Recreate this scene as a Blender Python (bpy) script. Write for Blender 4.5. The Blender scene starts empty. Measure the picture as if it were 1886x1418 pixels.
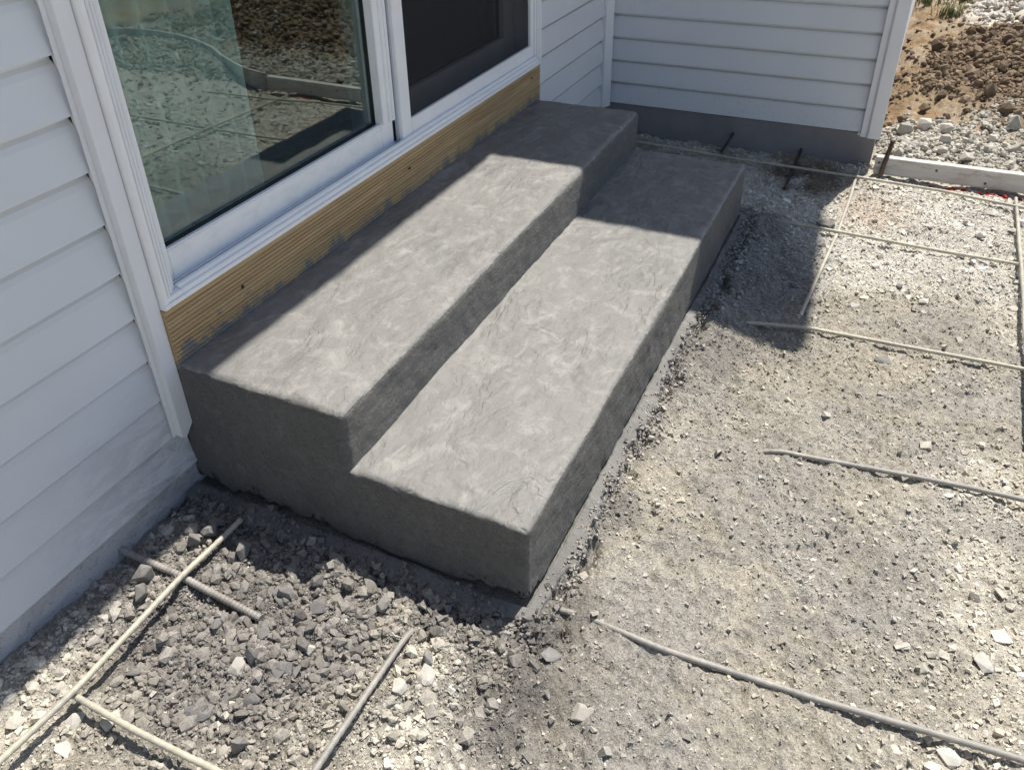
import bpy, bmesh, math, random
import numpy as np
from mathutils import Vector, Matrix
R = math.radians
scene = bpy.context.scene
C = scene.collection
rng = np.random.default_rng(7)
random.seed(7)

# ---------------------------------------------------------------- camera, sky, sun, exposure
cam_d = bpy.data.cameras.new('camera'); cam = bpy.data.objects.new('camera', cam_d); C.objects.link(cam)
cam.location = (-0.9285, -1.2416, 1.2499)
cam.rotation_euler = (R(57.4282), R(1.7736), R(-63.473))
cam_d.sensor_fit = 'HORIZONTAL'; cam_d.sensor_width = 36; cam_d.lens = 28.767
cam_d.shift_x = 0.0232; cam_d.shift_y = -0.0672
cam_d.clip_start = 0.02; cam_d.clip_end = 2000
scene.camera = cam

SUN = Vector((0.42, -0.115, 1.0)).normalized()          # towards the sun
world = bpy.data.worlds.new('World'); scene.world = world; world.use_nodes = True
wn = world.node_tree.nodes; wl = world.node_tree.links
bg = wn['Background']; sky = wn.new('ShaderNodeTexSky'); sky.sky_type = 'NISHITA'; sky.sun_disc = False
sky.sun_elevation = math.asin(SUN.z); sky.sun_rotation = math.atan2(SUN.x, SUN.y)
sky.altitude = 200; sky.air_density = 1.0; sky.dust_density = 1.0; sky.ozone_density = 1.0
wl.new(sky.outputs[0], bg.inputs[0]); bg.inputs[1].default_value = 0.098
sd = bpy.data.lights.new('sun', 'SUN'); sun = bpy.data.objects.new('sun', sd); C.objects.link(sun)
sd.energy = 5.0; sd.angle = R(0.53); sd.color = (1.0, 0.955, 0.88)
sun.rotation_euler = SUN.to_track_quat('Z', 'Y').to_euler()
sun.location = SUN * 30
scene.view_settings.view_transform = 'Standard'; scene.view_settings.look = 'None'
scene.view_settings.gamma = 1; scene.view_settings.use_curve_mapping = False
scene.view_settings.exposure = 0.34
scene.render.engine = 'CYCLES'
scene.cycles.max_bounces = 8; scene.cycles.transparent_max_bounces = 16

# ---------------------------------------------------------------- helpers
def tag(o, label=None, cat=None, group=None, kind=None):
    if label: o['label'] = label
    if cat: o['category'] = cat
    if group: o['group'] = group
    if kind: o['kind'] = kind
    return o
def empty(name, loc=(0, 0, 0)):
    o = bpy.data.objects.new(name, None); o.empty_display_size = .05; C.objects.link(o); o.location = loc
    return o
def link(name, me, mats, parent=None, smooth=False):
    o = bpy.data.objects.new(name, me); C.objects.link(o)
    for m in (mats if isinstance(mats, (list, tuple)) else [mats]):
        if m and len(me.materials) < (len(mats) if isinstance(mats, (list, tuple)) else 1): me.materials.append(m)
    if parent: o.parent = parent; o.matrix_parent_inverse = Matrix.Translation(-Vector(parent_world(parent)))
    if smooth:
        me.polygons.foreach_set('use_smooth', np.ones(len(me.polygons), dtype=bool))
    return o
def parent_world(p):
    return Vector(p.location)                            # children keep world coordinates, so this is its world place
def mesh_np(name, V, F, nv=3):
    me = bpy.data.meshes.new(name)
    V = np.ascontiguousarray(V, dtype=np.float32); F = np.ascontiguousarray(F, dtype=np.int32)
    me.vertices.add(len(V)); me.vertices.foreach_set('co', V.ravel())
    me.loops.add(F.size); me.loops.foreach_set('vertex_index', F.ravel())
    me.polygons.add(len(F)); me.polygons.foreach_set('loop_start', np.arange(0, F.size, nv, dtype=np.int32))
    me.polygons.foreach_set('loop_total', np.full(len(F), nv, dtype=np.int32))
    me.update(calc_edges=True)
    me.polygons.foreach_set('use_smooth', np.zeros(len(F), dtype=bool))
    return me
def set_col(me, col):
    a = me.color_attributes.new('Col', 'FLOAT_COLOR', 'POINT')
    c = np.ones((len(me.vertices), 4), dtype=np.float32); c[:, :3] = col
    a.data.foreach_set('color', c.ravel())
def bm_mesh(name, bm, bevel=0):
    bmesh.ops.recalc_face_normals(bm, faces=bm.faces)
    if bevel:
        es = [e for e in bm.edges if len(e.link_faces) == 2 and e.calc_face_angle(0) > .5]
        bmesh.ops.bevel(bm, geom=es, offset=bevel, segments=2, affect='EDGES', clamp_overlap=True)
    for f in bm.faces: f.smooth = False
    me = bpy.data.meshes.new(name); bm.to_mesh(me); bm.free(); return me
def prism(bm, pts, axis, a, b):
    """pts: 2-D outline; axis 'x': pts=(y,z); 'z': pts=(x,y); 'y': pts=(x,z)"""
    def P(q, t):
        return {'x': (t, q[0], q[1]), 'y': (q[0], t, q[1]), 'z': (q[0], q[1], t)}[axis]
    A = [bm.verts.new(P(q, a)) for q in pts]; B = [bm.verts.new(P(q, b)) for q in pts]
    n = len(pts)
    bm.faces.new(A); bm.faces.new(B[::-1])
    for i in range(n): bm.faces.new((A[i], B[i], B[(i+1) % n], A[(i+1) % n]))
def box(bm, x0, x1, y0, y1, z0, z1):
    prism(bm, [(x0, y0), (x1, y0), (x1, y1), (x0, y1)], 'z', z0, z1)
def boxobj(name, b, mat, parent=None, bevel=.0015):
    bm = bmesh.new(); box(bm, *b); return link(name, bm_mesh(name, bm, bevel), mat, parent)
def prismobj(name, pts, axis, a, b, mat, parent=None, bevel=.0012):
    bm = bmesh.new(); prism(bm, pts, axis, a, b); return link(name, bm_mesh(name, bm, bevel), mat, parent)
def tube_mesh(name, pts, r, seg=10, ribs=0, step=.02, rib_h=.0, cap=True):
    pts = np.array(pts, float)
    d = np.r_[0, np.cumsum(np.linalg.norm(np.diff(pts, axis=0), axis=1))]
    n = max(3, int(d[-1]/step)); t = np.linspace(0, d[-1], n)
    P = np.stack([np.interp(t, d, pts[:, k]) for k in range(3)], 1)
    T = np.gradient(P, axis=0); T /= np.linalg.norm(T, axis=1)[:, None]
    up = np.array([0, 0, 1.]) if abs(T[0][2]) < .8 else np.array([1., 0, 0])
    S = np.cross(T, up); S /= np.linalg.norm(S, axis=1)[:, None]; U = np.cross(S, T)
    a = np.arange(seg)/seg*2*np.pi
    rr = np.full(n, r)
    if ribs: rr = r + rib_h*(np.sin(t/ribs*2*np.pi) > .2)
    V = P[:, None, :] + rr[:, None, None]*(np.cos(a)[None, :, None]*S[:, None, :] + np.sin(a)[None, :, None]*U[:, None, :])
    V = V.reshape(-1, 3); F = []
    for i in range(n-1):
        for j in range(seg):
            F.append((i*seg+j, i*seg+(j+1) % seg, (i+1)*seg+(j+1) % seg, (i+1)*seg+j))
    F += [tuple(range(seg))[::-1], tuple((n-1)*seg+j for j in range(seg))]
    me = bpy.data.meshes.new(name); me.from_pydata(V.tolist(), [], F); me.update()
    for p in me.polygons[:-2]: p.use_smooth = True
    return me

# 2-D value noise -----------------------------------------------------------
_perm = np.random.default_rng(3).random((256, 256)).astype(np.float64)
def vnoise(x, y):
    xi = np.floor(x).astype(int); yi = np.floor(y).astype(int); fx = x-xi; fy = y-yi
    fx = fx*fx*fx*(fx*(fx*6-15)+10); fy = fy*fy*fy*(fy*(fy*6-15)+10)
    a = _perm[xi & 255, yi & 255]; b = _perm[(xi+1) & 255, yi & 255]; c = _perm[xi & 255, (yi+1) & 255]; d = _perm[(xi+1) & 255, (yi+1) & 255]
    return (a*(1-fx)+b*fx)*(1-fy) + (c*(1-fx)+d*fx)*fy - .5
def fbm(x, y, s, o=4, seed=0, g=.5):
    r = 0; a = 1; x = x/s+seed*17.3; y = y/s-seed*9.7
    for k in range(o):
        r = r + a*vnoise(x*.8+y*.6, -x*.6+y*.8); a *= g; x = x*2.03+5.1; y = y*2.03-3.7
    return r
def sstep(a, b, v):
    t = np.clip((v-a)/(b-a), 0, 1); return t*t*(3-2*t)
def blob(x, y, cx, cy, rx, ry=None):
    ry = ry or rx
    return np.exp(-(((x-cx)/rx)**2+((y-cy)/ry)**2))

# ---------------------------------------------------------------- materials
def mat(name):
    m = bpy.data.materials.new(name); m.use_nodes = True; n = m.node_tree.nodes; l = m.node_tree.links
    return m, n, l, n['Principled BSDF']
def node(n, t, **kw):
    q = n.new(t)
    for k, v in kw.items():
        if k in q.inputs: q.inputs[k].default_value = v
        else: setattr(q, k, v)
    return q
def coords(n, l, scale=(1, 1, 1)):
    g = n.new('ShaderNodeNewGeometry'); mp = n.new('ShaderNodeMapping'); mp.inputs['Scale'].default_value = scale
    l.new(g.outputs['Position'], mp.inputs['Vector']); return mp.outputs[0]
def noise(n, l, vec, scale, detail=5, rough=.55, dist=0):
    q = n.new('ShaderNodeTexNoise'); q.inputs['Scale'].default_value = scale; q.inputs['Detail'].default_value = detail
    q.inputs['Roughness'].default_value = rough; q.inputs['Distortion'].default_value = dist
    l.new(vec, q.inputs['Vector']); return q.outputs['Fac']
def ramp(n, l, fac, stops):
    r = n.new('ShaderNodeValToRGB'); e = r.color_ramp.elements
    while len(e) < len(stops): e.new(.5)
    for i, (p, c) in enumerate(stops):
        e[i].position = p; e[i].color = (*c, 1) if len(c) == 3 else c
    l.new(fac, r.inputs[0]); return r.outputs[0]
def mixc(n, l, fac, a, b, mode='MIX'):
    q = n.new('ShaderNodeMix'); q.data_type = 'RGBA'; q.blend_type = mode
    for i, v in ((0, fac), (6, a), (7, b)):
        if hasattr(v, 'is_linked') or hasattr(v, 'links'): l.new(v, q.inputs[i])
        else: q.inputs[i].default_value = v if i == 0 else (*v, 1)
    return q.outputs[2]
def math_(n, l, op, a, b=0.0, clamp=False):
    q = n.new('ShaderNodeMath'); q.operation = op; q.use_clamp = clamp
    for i, v in ((0, a), (1, b)):
        if hasattr(v, 'links'): l.new(v, q.inputs[i])
        else: q.inputs[i].default_value = v
    return q.outputs[0]
def bump(n, l, bs, h, strength=.3, dist=.003, prev=None):
    b = n.new('ShaderNodeBump'); b.inputs['Strength'].default_value = strength; b.inputs['Distance'].default_value = dist
    l.new(h, b.inputs['Height'])
    if prev: l.new(prev, b.inputs['Normal'])
    if bs: l.new(b.outputs[0], bs.inputs['Normal'])
    return b.outputs[0]
G3 = lambda v: (v, v, v)

def m_simple(name, col, rough=.5, var=.06, scale=30, bs_=.0, metallic=0):
    m, n, l, b = mat(name); v = coords(n, l)
    f = noise(n, l, v, scale, 4)
    c = ramp(n, l, f, [(.3, tuple(x*(1-var) for x in col)), (.7, tuple(min(1, x*(1+var)) for x in col))])
    l.new(c, b.inputs['Base Color']); b.inputs['Roughness'].default_value = rough; b.inputs['Metallic'].default_value = metallic
    if bs_: bump(n, l, b, f, bs_, .002)
    return m

# vinyl siding, with fine embossed grain and mortar smears low beside the steps
m_sid, n, l, b = mat('vinyl_siding')
v = coords(n, l); vs = coords(n, l, (2, 30, 30))
base = ramp(n, l, noise(n, l, v, 2.5, 3), [(.3, (.71, .72, .735)), (.7, (.755, .765, .78))])
sx = n.new('ShaderNodeSeparateXYZ'); l.new(v, sx.inputs[0])
mx = n.new('ShaderNodeMapRange'); mx.inputs[1].default_value = -.42; mx.inputs[2].default_value = -.05; l.new(sx.outputs[0], mx.inputs[0])
mz = n.new('ShaderNodeMapRange'); mz.inputs[1].default_value = .28; mz.inputs[2].default_value = .0; l.new(sx.outputs[2], mz.inputs[0])
mxb = n.new('ShaderNodeMapRange'); mxb.inputs[1].default_value = .2; mxb.inputs[2].default_value = .0; l.new(sx.outputs[0], mxb.inputs[0])
sm = noise(n, l, coords(n, l, (5, 5, 14)), 1.6, 5, .6, 1.5)
st = math_(n, l, 'MULTIPLY', math_(n, l, 'MULTIPLY', mx.outputs[0], mz.outputs[0]), mxb.outputs[0])
st = math_(n, l, 'MULTIPLY', st, ramp(n, l, sm, [(.42, G3(0)), (.62, G3(1))]))
spk = ramp(n, l, noise(n, l, v, 160, 2, .5), [(.66, G3(0)), (.70, G3(1))])
st2 = math_(n, l, 'MULTIPLY', math_(n, l, 'MULTIPLY', mz.outputs[0], mx.outputs[0]), spk)
col = mixc(n, l, math_(n, l, 'MULTIPLY', st, .6, True), base, (.24, .235, .24))
col = mixc(n, l, math_(n, l, 'MULTIPLY', st2, .5, True), col, (.2, .2, .2))
l.new(col, b.inputs['Base Color']); b.inputs['Roughness'].default_value = .45
bump(n, l, b, noise(n, l, vs, 18, 3), .12, .001)
# gentle oil-canning of the vinyl
m_trim = m_simple('vinyl_trim', (.80, .805, .815), .4, .03, 8)
m_wht = m_simple('white_vinyl', (.90, .90, .90), .32, .03, 14)
# white vinyl of the door rail with grey mortar dust wiped over it
m_rail, n, l, b = mat('dusty_white_vinyl')
v = coords(n, l)
f = ramp(n, l, noise(n, l, coords(n, l, (1, 1, 2)), 22, 6, .65, .6), [(.45, G3(0)), (.72, G3(1))])
l.new(mixc(n, l, math_(n, l, 'MULTIPLY', f, .45), (.90, .90, .90), (.66, .655, .64)), b.inputs['Base Color']); b.inputs['Roughness'].default_value = .4
m_gasket = m_simple('black_gasket', (.02, .02, .022), .6)
m_track = m_simple('grey_track', (.42, .46, .52), .4)
m_soffit = m_simple('soffit_white', (.74, .75, .77), .5)
m_shingle = m_simple('roof_shingle', (.09, .085, .08), .9, .3, 40, .4)
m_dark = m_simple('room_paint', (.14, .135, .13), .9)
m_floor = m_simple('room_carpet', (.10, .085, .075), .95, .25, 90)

# foundation parge, splashed
m_fnd, n, l, b = mat('parged_foundation')
v = coords(n, l)
c0 = ramp(n, l, noise(n, l, v, 5, 6, .6), [(.3, (.60, .575, .57)), (.7, (.70, .67, .66))])
s1 = ramp(n, l, noise(n, l, v, 85, 3, .6), [(.60, G3(0)), (.65, G3(1))])
c0 = mixc(n, l, math_(n, l, 'MULTIPLY', s1, .45), c0, (.19, .185, .18))
s2 = ramp(n, l, noise(n, l, coords(n, l, (3, 3, 6)), 2.2, 5, .65, .5), [(.48, G3(0)), (.66, G3(1))])
c0 = mixc(n, l, math_(n, l, 'MULTIPLY', s2, .5), c0, (.26, .25, .245))
l.new(c0, b.inputs['Base Color']); b.inputs['Roughness'].default_value = .9
bump(n, l, b, noise(n, l, v, 70, 7, .72), .7, .006)

m_fnd2 = m_simple('shaded_foundation', (.27, .255, .255), .9, .15, 6, .15)  # darker copy of the foundation colour, the wing's shade put into it

# stamped, still curing concrete of the treads
m_tread, n, l, b = mat('stamped_concrete')
v = coords(n, l); vd = coords(n, l, (1, 1, .3))
big = noise(n, l, v, 3.2, 5, .6, .4)
c0 = ramp(n, l, big, [(.25, (.175, .170, .162)), (.5, (.212, .204, .190)), (.75, (.246, .235, .217))])
mot = noise(n, l, v, 14, 8, .68, .7)
c0 = mixc(n, l, math_(n, l, 'MULTIPLY', ramp(n, l, mot, [(.50, G3(0)), (.68, G3(1))]), .6), c0, (.37, .352, .322))
c0 = mixc(n, l, math_(n, l, 'MULTIPLY', ramp(n, l, noise(n, l, v, 9, 7, .7, 1.2), [(.32, G3(1)), (.47, G3(0))]), .35), c0, (.155, .155, .157))
wm = n.new('ShaderNodeMapping'); wm.inputs['Rotation'].default_value = (0, 0, R(38)); wm.inputs['Scale'].default_value = (3.0, 5.0, 3)
l.new(v, wm.inputs['Vector'])
wisp = noise(n, l, wm.outputs[0], 3.2, 9, .70, .7)
c0 = mixc(n, l, math_(n, l, 'MULTIPLY', ramp(n, l, wisp, [(.56, G3(0)), (.70, G3(1))]), .5), c0, (.43, .41, .375))
c0 = mixc(n, l, math_(n, l, 'MULTIPLY', ramp(n, l, noise(n, l, v, 260, 3), [(.35, G3(1)), (.5, G3(0))]), .25), c0, (.13, .13, .13))
l.new(c0, b.inputs['Base Color'])
l.new(ramp(n, l, big, [(.3, G3(.48)), (.7, G3(.72))]), b.inputs['Roughness'])
# slate relief: terraces with sharp little cliffs + grain
slate = noise(n, l, wm.outputs[0], 1.35, 5, .50, .6)
terr_s = ramp(n, l, slate, [(.30, G3(0)), (.385, G3(.16)), (.402, G3(.32)), (.455, G3(.42)), (.468, G3(.58)), (.52, G3(.65)), (.54, G3(.80)), (.60, G3(.88)), (.62, G3(1))])
msk = ramp(n, l, noise(n, l, v, 4.0, 3), [(.42, G3(.12)), (.62, G3(1))])
terr_s = math_(n, l, 'MULTIPLY', terr_s, msk)
nb = bump(n, l, None, terr_s, .85, .0125)
nb = bump(n, l, None, noise(n, l, wm.outputs[0], 6, 8, .62, .5), .55, .010, nb)
bump(n, l, b, noise(n, l, v, 320, 3), .25, .001, nb)

# hand-rendered faces of the steps (trowelled mortar)
m_face, n, l, b = mat('rendered_mortar')
v = coords(n, l); vs = coords(n, l, (1.2, 4, 4))
c0 = ramp(n, l, noise(n, l, v, 4, 6, .6, .3), [(.3, (.172, .168, .160)), (.7, (.235, .228, .215))])
c0 = mixc(n, l, math_(n, l, 'MULTIPLY', ramp(n, l, noise(n, l, v, 24, 5, .65), [(.52, G3(0)), (.75, G3(1))]), .4), c0, (.36, .355, .345))
pit = ramp(n, l, noise(n, l, coords(n, l, (1, 1, 2.2)), 13, 6, .7, .3), [(.24, G3(1)), (.31, G3(0))])
c0 = mixc(n, l, math_(n, l, 'MULTIPLY', pit, .6), c0, (.09, .09, .09))
l.new(c0, b.inputs['Base Color']); b.inputs['Roughness'].default_value = .85
nb = bump(n, l, None, noise(n, l, coords(n, l, (.45, 1.3, 1.5)), 34, 6, .74, .3), 1.0, .020)
bump(n, l, b, noise(n, l, v, 105, 4, .7), 1.0, .008, nb)

# trowelled wet slurry ledge round the steps
m_ledge, n, l, b = mat('slurry_ledge')
v = coords(n, l)
c0 = ramp(n, l, noise(n, l, v, 8, 6, .6, .4), [(.3, (.165, .160, .152)), (.7, (.25, .24, .225))])
c0 = mixc(n, l, math_(n, l, 'MULTIPLY', ramp(n, l, noise(n, l, v, 55, 5, .65), [(.55, G3(0)), (.72, G3(1))]), .35), c0, (.38, .36, .33))
l.new(c0, b.inputs['Base Color']); b.inputs['Roughness'].default_value = .8
bump(n, l, b, noise(n, l, v, 60, 8, .75), .8, .009)

# treated deck board, mortar splashed along its foot
m_wood, n, l, b = mat('treated_pine')
v = coords(n, l); vg = coords(n, l, (1.5, 40, 40))
grain = noise(n, l, vg, 3.0, 6, .6, .5)
c0 = ramp(n, l, grain, [(.25, (.30, .185, .082)), (.5, (.45, .31, .155)), (.75, (.62, .45, .25))])
c0 = mixc(n, l, math_(n, l, 'MULTIPLY', ramp(n, l, noise(n, l, coords(n, l, (2, 6, 6)), 2.2, 4), [(.4, G3(0)), (.7, G3(1))]), .45), c0, (.40, .30, .17))
sx = n.new('ShaderNodeSeparateXYZ'); l.new(v, sx.inputs[0])
edge = noise(n, l, coords(n, l, (3.5, 3.5, 1.0)), 4.2, 7, .72, .3)
edge2 = noise(n, l, v, 90, 4, .6)
hgt = math_(n, l, 'ADD', math_(n, l, 'MULTIPLY', math_(n, l, 'SUBTRACT', edge, .5), .21), math_(n, l, 'MULTIPLY', math_(n, l, 'SUBTRACT', edge2, .5), .05))
mxl = n.new('ShaderNodeMapRange'); mxl.inputs[1].default_value = .34; mxl.inputs[2].default_value = .02; mxl.inputs[4].default_value = .10; l.new(sx.outputs[0], mxl.inputs[0])
hgt = math_(n, l, 'ADD', hgt, math_(n, l, 'MULTIPLY', mxl.outputs[0], ramp(n, l, noise(n, l, v, 26, 6, .7), [(.42, G3(0)), (.62, G3(1))])))
lev = math_(n, l, 'SUBTRACT', math_(n, l, 'ADD', hgt, .298), sx.outputs[2])
spl = math_(n, l, 'MULTIPLY', lev, 38, True)
c0 = mixc(n, l, math_(n, l, 'MULTIPLY', spl, .92), c0, (.19, .186, .18))
l.new(c0, b.inputs['Base Color']); b.inputs['Roughness'].default_value = .75
bump(n, l, b, grain, .25, .002)

# glass, screen, curtain
m_glass, n, l, b = mat('window_glass')
n.remove(b); out = n['Material Output']
tr = n.new('ShaderNodeBsdfTransparent'); tr.inputs[0].default_value = (.80, .90, .87, 1)
gl = n.new('ShaderNodeBsdfGlossy'); gl.inputs['Roughness'].default_value = 0.0; gl.inputs[0].default_value = (.92, .97, .96, 1)
gg = n.new('ShaderNodeNewGeometry'); dt = n.new('ShaderNodeVectorMath'); dt.operation = 'DOT_PRODUCT'
l.new(gg.outputs['Normal'], dt.inputs[0]); l.new(gg.outputs['Incoming'], dt.inputs[1])
ct = math_(n, l, 'ABSOLUTE', dt.outputs['Value']); sch = math_(n, l, 'POWER', math_(n, l, 'SUBTRACT', 1.0, ct), 5.0)
frf = math_(n, l, 'ADD', math_(n, l, 'MULTIPLY', sch, .89), .11, True)
mx_ = n.new('ShaderNodeMixShader'); l.new(frf, mx_.inputs[0]); l.new(tr.outputs[0], mx_.inputs[1]); l.new(gl.outputs[0], mx_.inputs[2])
wv = noise(n, l, coords(n, l), 1.6, 1); bb = n.new('ShaderNodeBump'); bb.inputs['Strength'].default_value = .03; bb.inputs['Distance'].default_value = .02
l.new(wv, bb.inputs['Height']); l.new(bb.outputs[0], gl.inputs['Normal'])
l.new(mx_.outputs[0], out.inputs[0])
m_screen, n, l, b = mat('insect_mesh')
out = n['Material Output']; b.inputs['Base Color'].default_value = (.010, .011, .014, 1); b.inputs['Roughness'].default_value = .7
tr = n.new('ShaderNodeBsdfTransparent'); mx_ = n.new('ShaderNodeMixShader'); mx_.inputs[0].default_value = .5
l.new(tr.outputs[0], mx_.inputs[1]); l.new(b.outputs[0], mx_.inputs[2]); l.new(mx_.outputs[0], out.inputs[0])
m_curt, n, l, b = mat('sheer_curtain')
out = n['Material Output']
vt = noise(n, l, coords(n, l, (12, 2, .3)), 4, 3)  # upright streaks paint the shading of the folds into the cloth
l.new(ramp(n, l, vt, [(.3, (.40, .47, .48)), (.7, (.60, .67, .68))]), b.inputs['Base Color']); b.inputs['Roughness'].default_value = .9
tl = n.new('ShaderNodeBsdfTranslucent'); tl.inputs[0].default_value = (.7, .73, .72, 1)
mx_ = n.new('ShaderNodeMixShader'); mx_.inputs[0].default_value = .3
l.new(b.outputs[0], mx_.inputs[1]); l.new(tl.outputs[0], mx_.inputs[2]); l.new(mx_.outputs[0], out.inputs[0])

# ground & stones: colour carried by the sheet / each stone, grain by noise
def m_attr(name, ns1, ns2, bs1, bd1, bs2, bd2, amt=.28):
    m, n, l, b = mat(name)
    a = n.new('ShaderNodeVertexColor'); a.layer_name = 'Col'; v = coords(n, l)
    f1 = noise(n, l, v, ns1, 6, .65, .2); f2 = noise(n, l, v, ns2, 4, .6)
    k = ramp(n, l, f1, [(.25, G3(1-amt*1.6)), (.5, G3(1)), (.75, G3(1+amt))])
    c = mixc(n, l, 1.0, a.outputs[0], k, 'MULTIPLY')
    k2 = ramp(n, l, f2, [(.3, G3(1-amt*1.2)), (.7, G3(1+amt*.8))])
    c = mixc(n, l, 1.0, c, k2, 'MULTIPLY')
    l.new(c, b.inputs['Base Color']); b.inputs['Roughness'].default_value = .92
    b.inputs['Specular IOR Level'].default_value = .25
    nb = bump(n, l, None, f1, bs1, bd1); bump(n, l, b, f2, bs2, bd2, nb)
    return m
m_ground = m_attr('dusty_gravel_base', 60, 190, .9, .012, 1.0, .007)
m_stone = m_attr('crushed_stone', 60, 280, .35, .004, .4, .0015, .2)
m_soil = m_attr('loose_soil', 20, 90, 1, .03, .9, .012, .35)
def m_rock(name, col, var=.2):
    m, n, l, b = mat(name); v = coords(n, l)
    oi = n.new('ShaderNodeObjectInfo')
    f = noise(n, l, v, 45, 6, .65)
    c = ramp(n, l, f, [(.3, tuple(x*(1-var) for x in col)), (.7, tuple(x*(1+var) for x in col))])
    k = ramp(n, l, oi.outputs['Random'], [(0, G3(.78)), (1, G3(1.18))])
    l.new(mixc(n, l, 1.0, c, k, 'MULTIPLY'), b.inputs['Base Color']); b.inputs['Roughness'].default_value = .9
    bump(n, l, b, noise(n, l, v, 110, 6, .7), .5, .003); return m
m_rk_grey = m_rock('grey_dusted_rock', (.185, .176, .168))
m_rk_pale = m_rock('pale_limestone', (.47, .44, .38), .15)
m_rk_white = m_rock('white_limestone', (.50, .48, .43), .12)
m_clod = m_rock('mortar_clod', (.21, .198, .184))
m_soilc = m_rock('soil_clod', (.14, .10, .065), .3)
# fibreglass rod, spiral wrapped, dusty
def m_rodmat(name, col, dust, damt):
    m, n, l, b = mat(name); v = coords(n, l)
    f = noise(n, l, v, 35, 6, .7)
    c = mixc(n, l, ramp(n, l, noise(n, l, v, 9, 5, .65), [(.5-damt*.3, G3(0)), (.75-damt*.3, G3(1))]), col, dust)
    c = mixc(n, l, 1.0, c, ramp(n, l, f, [(.3, G3(.75)), (.7, G3(1.1))]), 'MULTIPLY')
    l.new(c, b.inputs['Base Color']); b.inputs['Roughness'].default_value = .55
    bump(n, l, b, f, .3, .001); return m
m_rod = m_rodmat('fibreglass_rod', (.56, .525, .40), (.42, .39, .335), .4)
m_rodg = m_rodmat('dusty_rod', (.45, .42, .34), (.33, .31, .28), .8)
m_steel = m_rodmat('rusty_steel', (.25, .22, .195), (.35, .33, .305), .8)
m_dkst = m_rodmat('dark_steel', (.035, .03, .028), (.09, .075, .06), .0)
m_rust = m_rodmat('rusted_stake', (.10, .055, .03), (.16, .11, .075), .2)
# form board: lime-washed weathered timber
m_form, n, l, b = mat('weathered_form_timber')
v = coords(n, l)
c0 = ramp(n, l, noise(n, l, coords(n, l, (30, 2, 30)), 3, 6, .6), [(.3, (.50, .47, .43)), (.7, (.62, .60, .57))])
c0 = mixc(n, l, math_(n, l, 'MULTIPLY', ramp(n, l, noise(n, l, coords(n, l, (12, 5, 16)), 2, 6, .7, 1), [(.5, G3(0)), (.68, G3(1))]), .7), c0, (.28, .25, .20))
l.new(c0, b.inputs['Base Color']); b.inputs['Roughness'].default_value = .85
bump(n, l, b, noise(n, l, coords(n, l, (30, 2, 30)), 4, 6), .3, .002)
m_form2 = m_simple('bent_form_timber', (.50, .47, .43), .85, .25, 12)
m_screw = m_simple('screw_steel', (.06, .065, .07), .4, .1, 90, 0, .8)
m_grass, n, l, b = mat('grass_blade')
oi = noise(n, l, coords(n, l), 20, 2); l.new(ramp(n, l, oi, [(.3, (.07, .10, .025)), (.7, (.17, .19, .06))]), b.inputs['Base Color']); b.inputs['Roughness'].default_value = .6

# ---------------------------------------------------------------- ground
SX1, SY1 = 1.866, -.815                                 # footprint of the steps: x 0..SX1, y SY1..0
LEDGE_Z = -.060
def step_dist(x, y):
    dx = np.maximum(np.maximum(-x, x-SX1), 0); dy = np.maximum(SY1-y, 0)
    return np.hypot(dx, dy)
def ledge_w(x, y):                                       # width of the slurry ledge, uneven
    w = np.where(x < -.001, .054, .034) + .020*fbm(x, y, .35, 2, 5) + .022*fbm(x, y, .03, 4, 6, .7)
    return w*(1-.25*sstep(1.3, 1.6, x))
def heap(x, y):
    s = .36*sstep(1.25, .0, np.hypot((x-4.15)/1.0, (y+2.45)/1.15)) * (1+.5*fbm(x, y, .5, 3, 31))
    w = .34*sstep(1.2, .0, np.hypot((x-5.5)/1.0, (y+2.5)/1.1))
    return s, w
def gbase(x, y):
    z = -.085-.065*np.clip((x-.6)/2.0, 0, 1)
    z = z + .010*blob(x, y, -.17, -.16, .14, .10) + .004*blob(x, y, -.28, -.36, .22, .2) + .010*blob(x, y, -.12, -.5, .12, .16)
    z = z + .010*sstep(-.25, -.05, y)*sstep(0, -.4, x)
    z = z + .05*sstep(2.66, 2.80, x)*sstep(-1.15, -1.3, y)       # fill behind the form board
    d = step_dist(x, y); z = z + (LEDGE_Z-.006-z)*.85*sstep(.26, .05, d)
    s, w = heap(x, y); z = z+s+w
    return z
def gfine(x, y):
    far = sstep(2.2, 3.2, x)
    d = step_dist(x, y)
    z = .017*fbm(x, y, .26, 3, 1) + (.009+.022*far)*fbm(x, y, .07, 4, 2, .6)
    lw = ledge_w(x, y)
    z = z + (.0085*fbm(x, y, .020, 3, 3, .7) - .006*sstep(.12, .3, fbm(x, y, .03, 2, 4)))*(1-far)
    z = z*sstep(0, .12, d)
    # uneven trench where the ledge breaks off
    tr = np.exp(-((d-lw-.016)/.017)**2)*(.030*sstep(-.05, .22, fbm(x, y, .055, 3, 8)) + .008)
    z = z - tr*np.where(x < -.02, .45, 1.0)
    z = z - .030*blob(x, y, -.065, -.862, .022, .035) - .016*blob(x, y, .03, -.885, .05, .018)
    # crust broken into plates in the damp patches
    return z
def gz(x, y): return gbase(x, y)+gfine(x, y)
def lerp(a, b, w): return a*(1-w[:, None]) + np.array(b)[None, :]*w[:, None]
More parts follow.
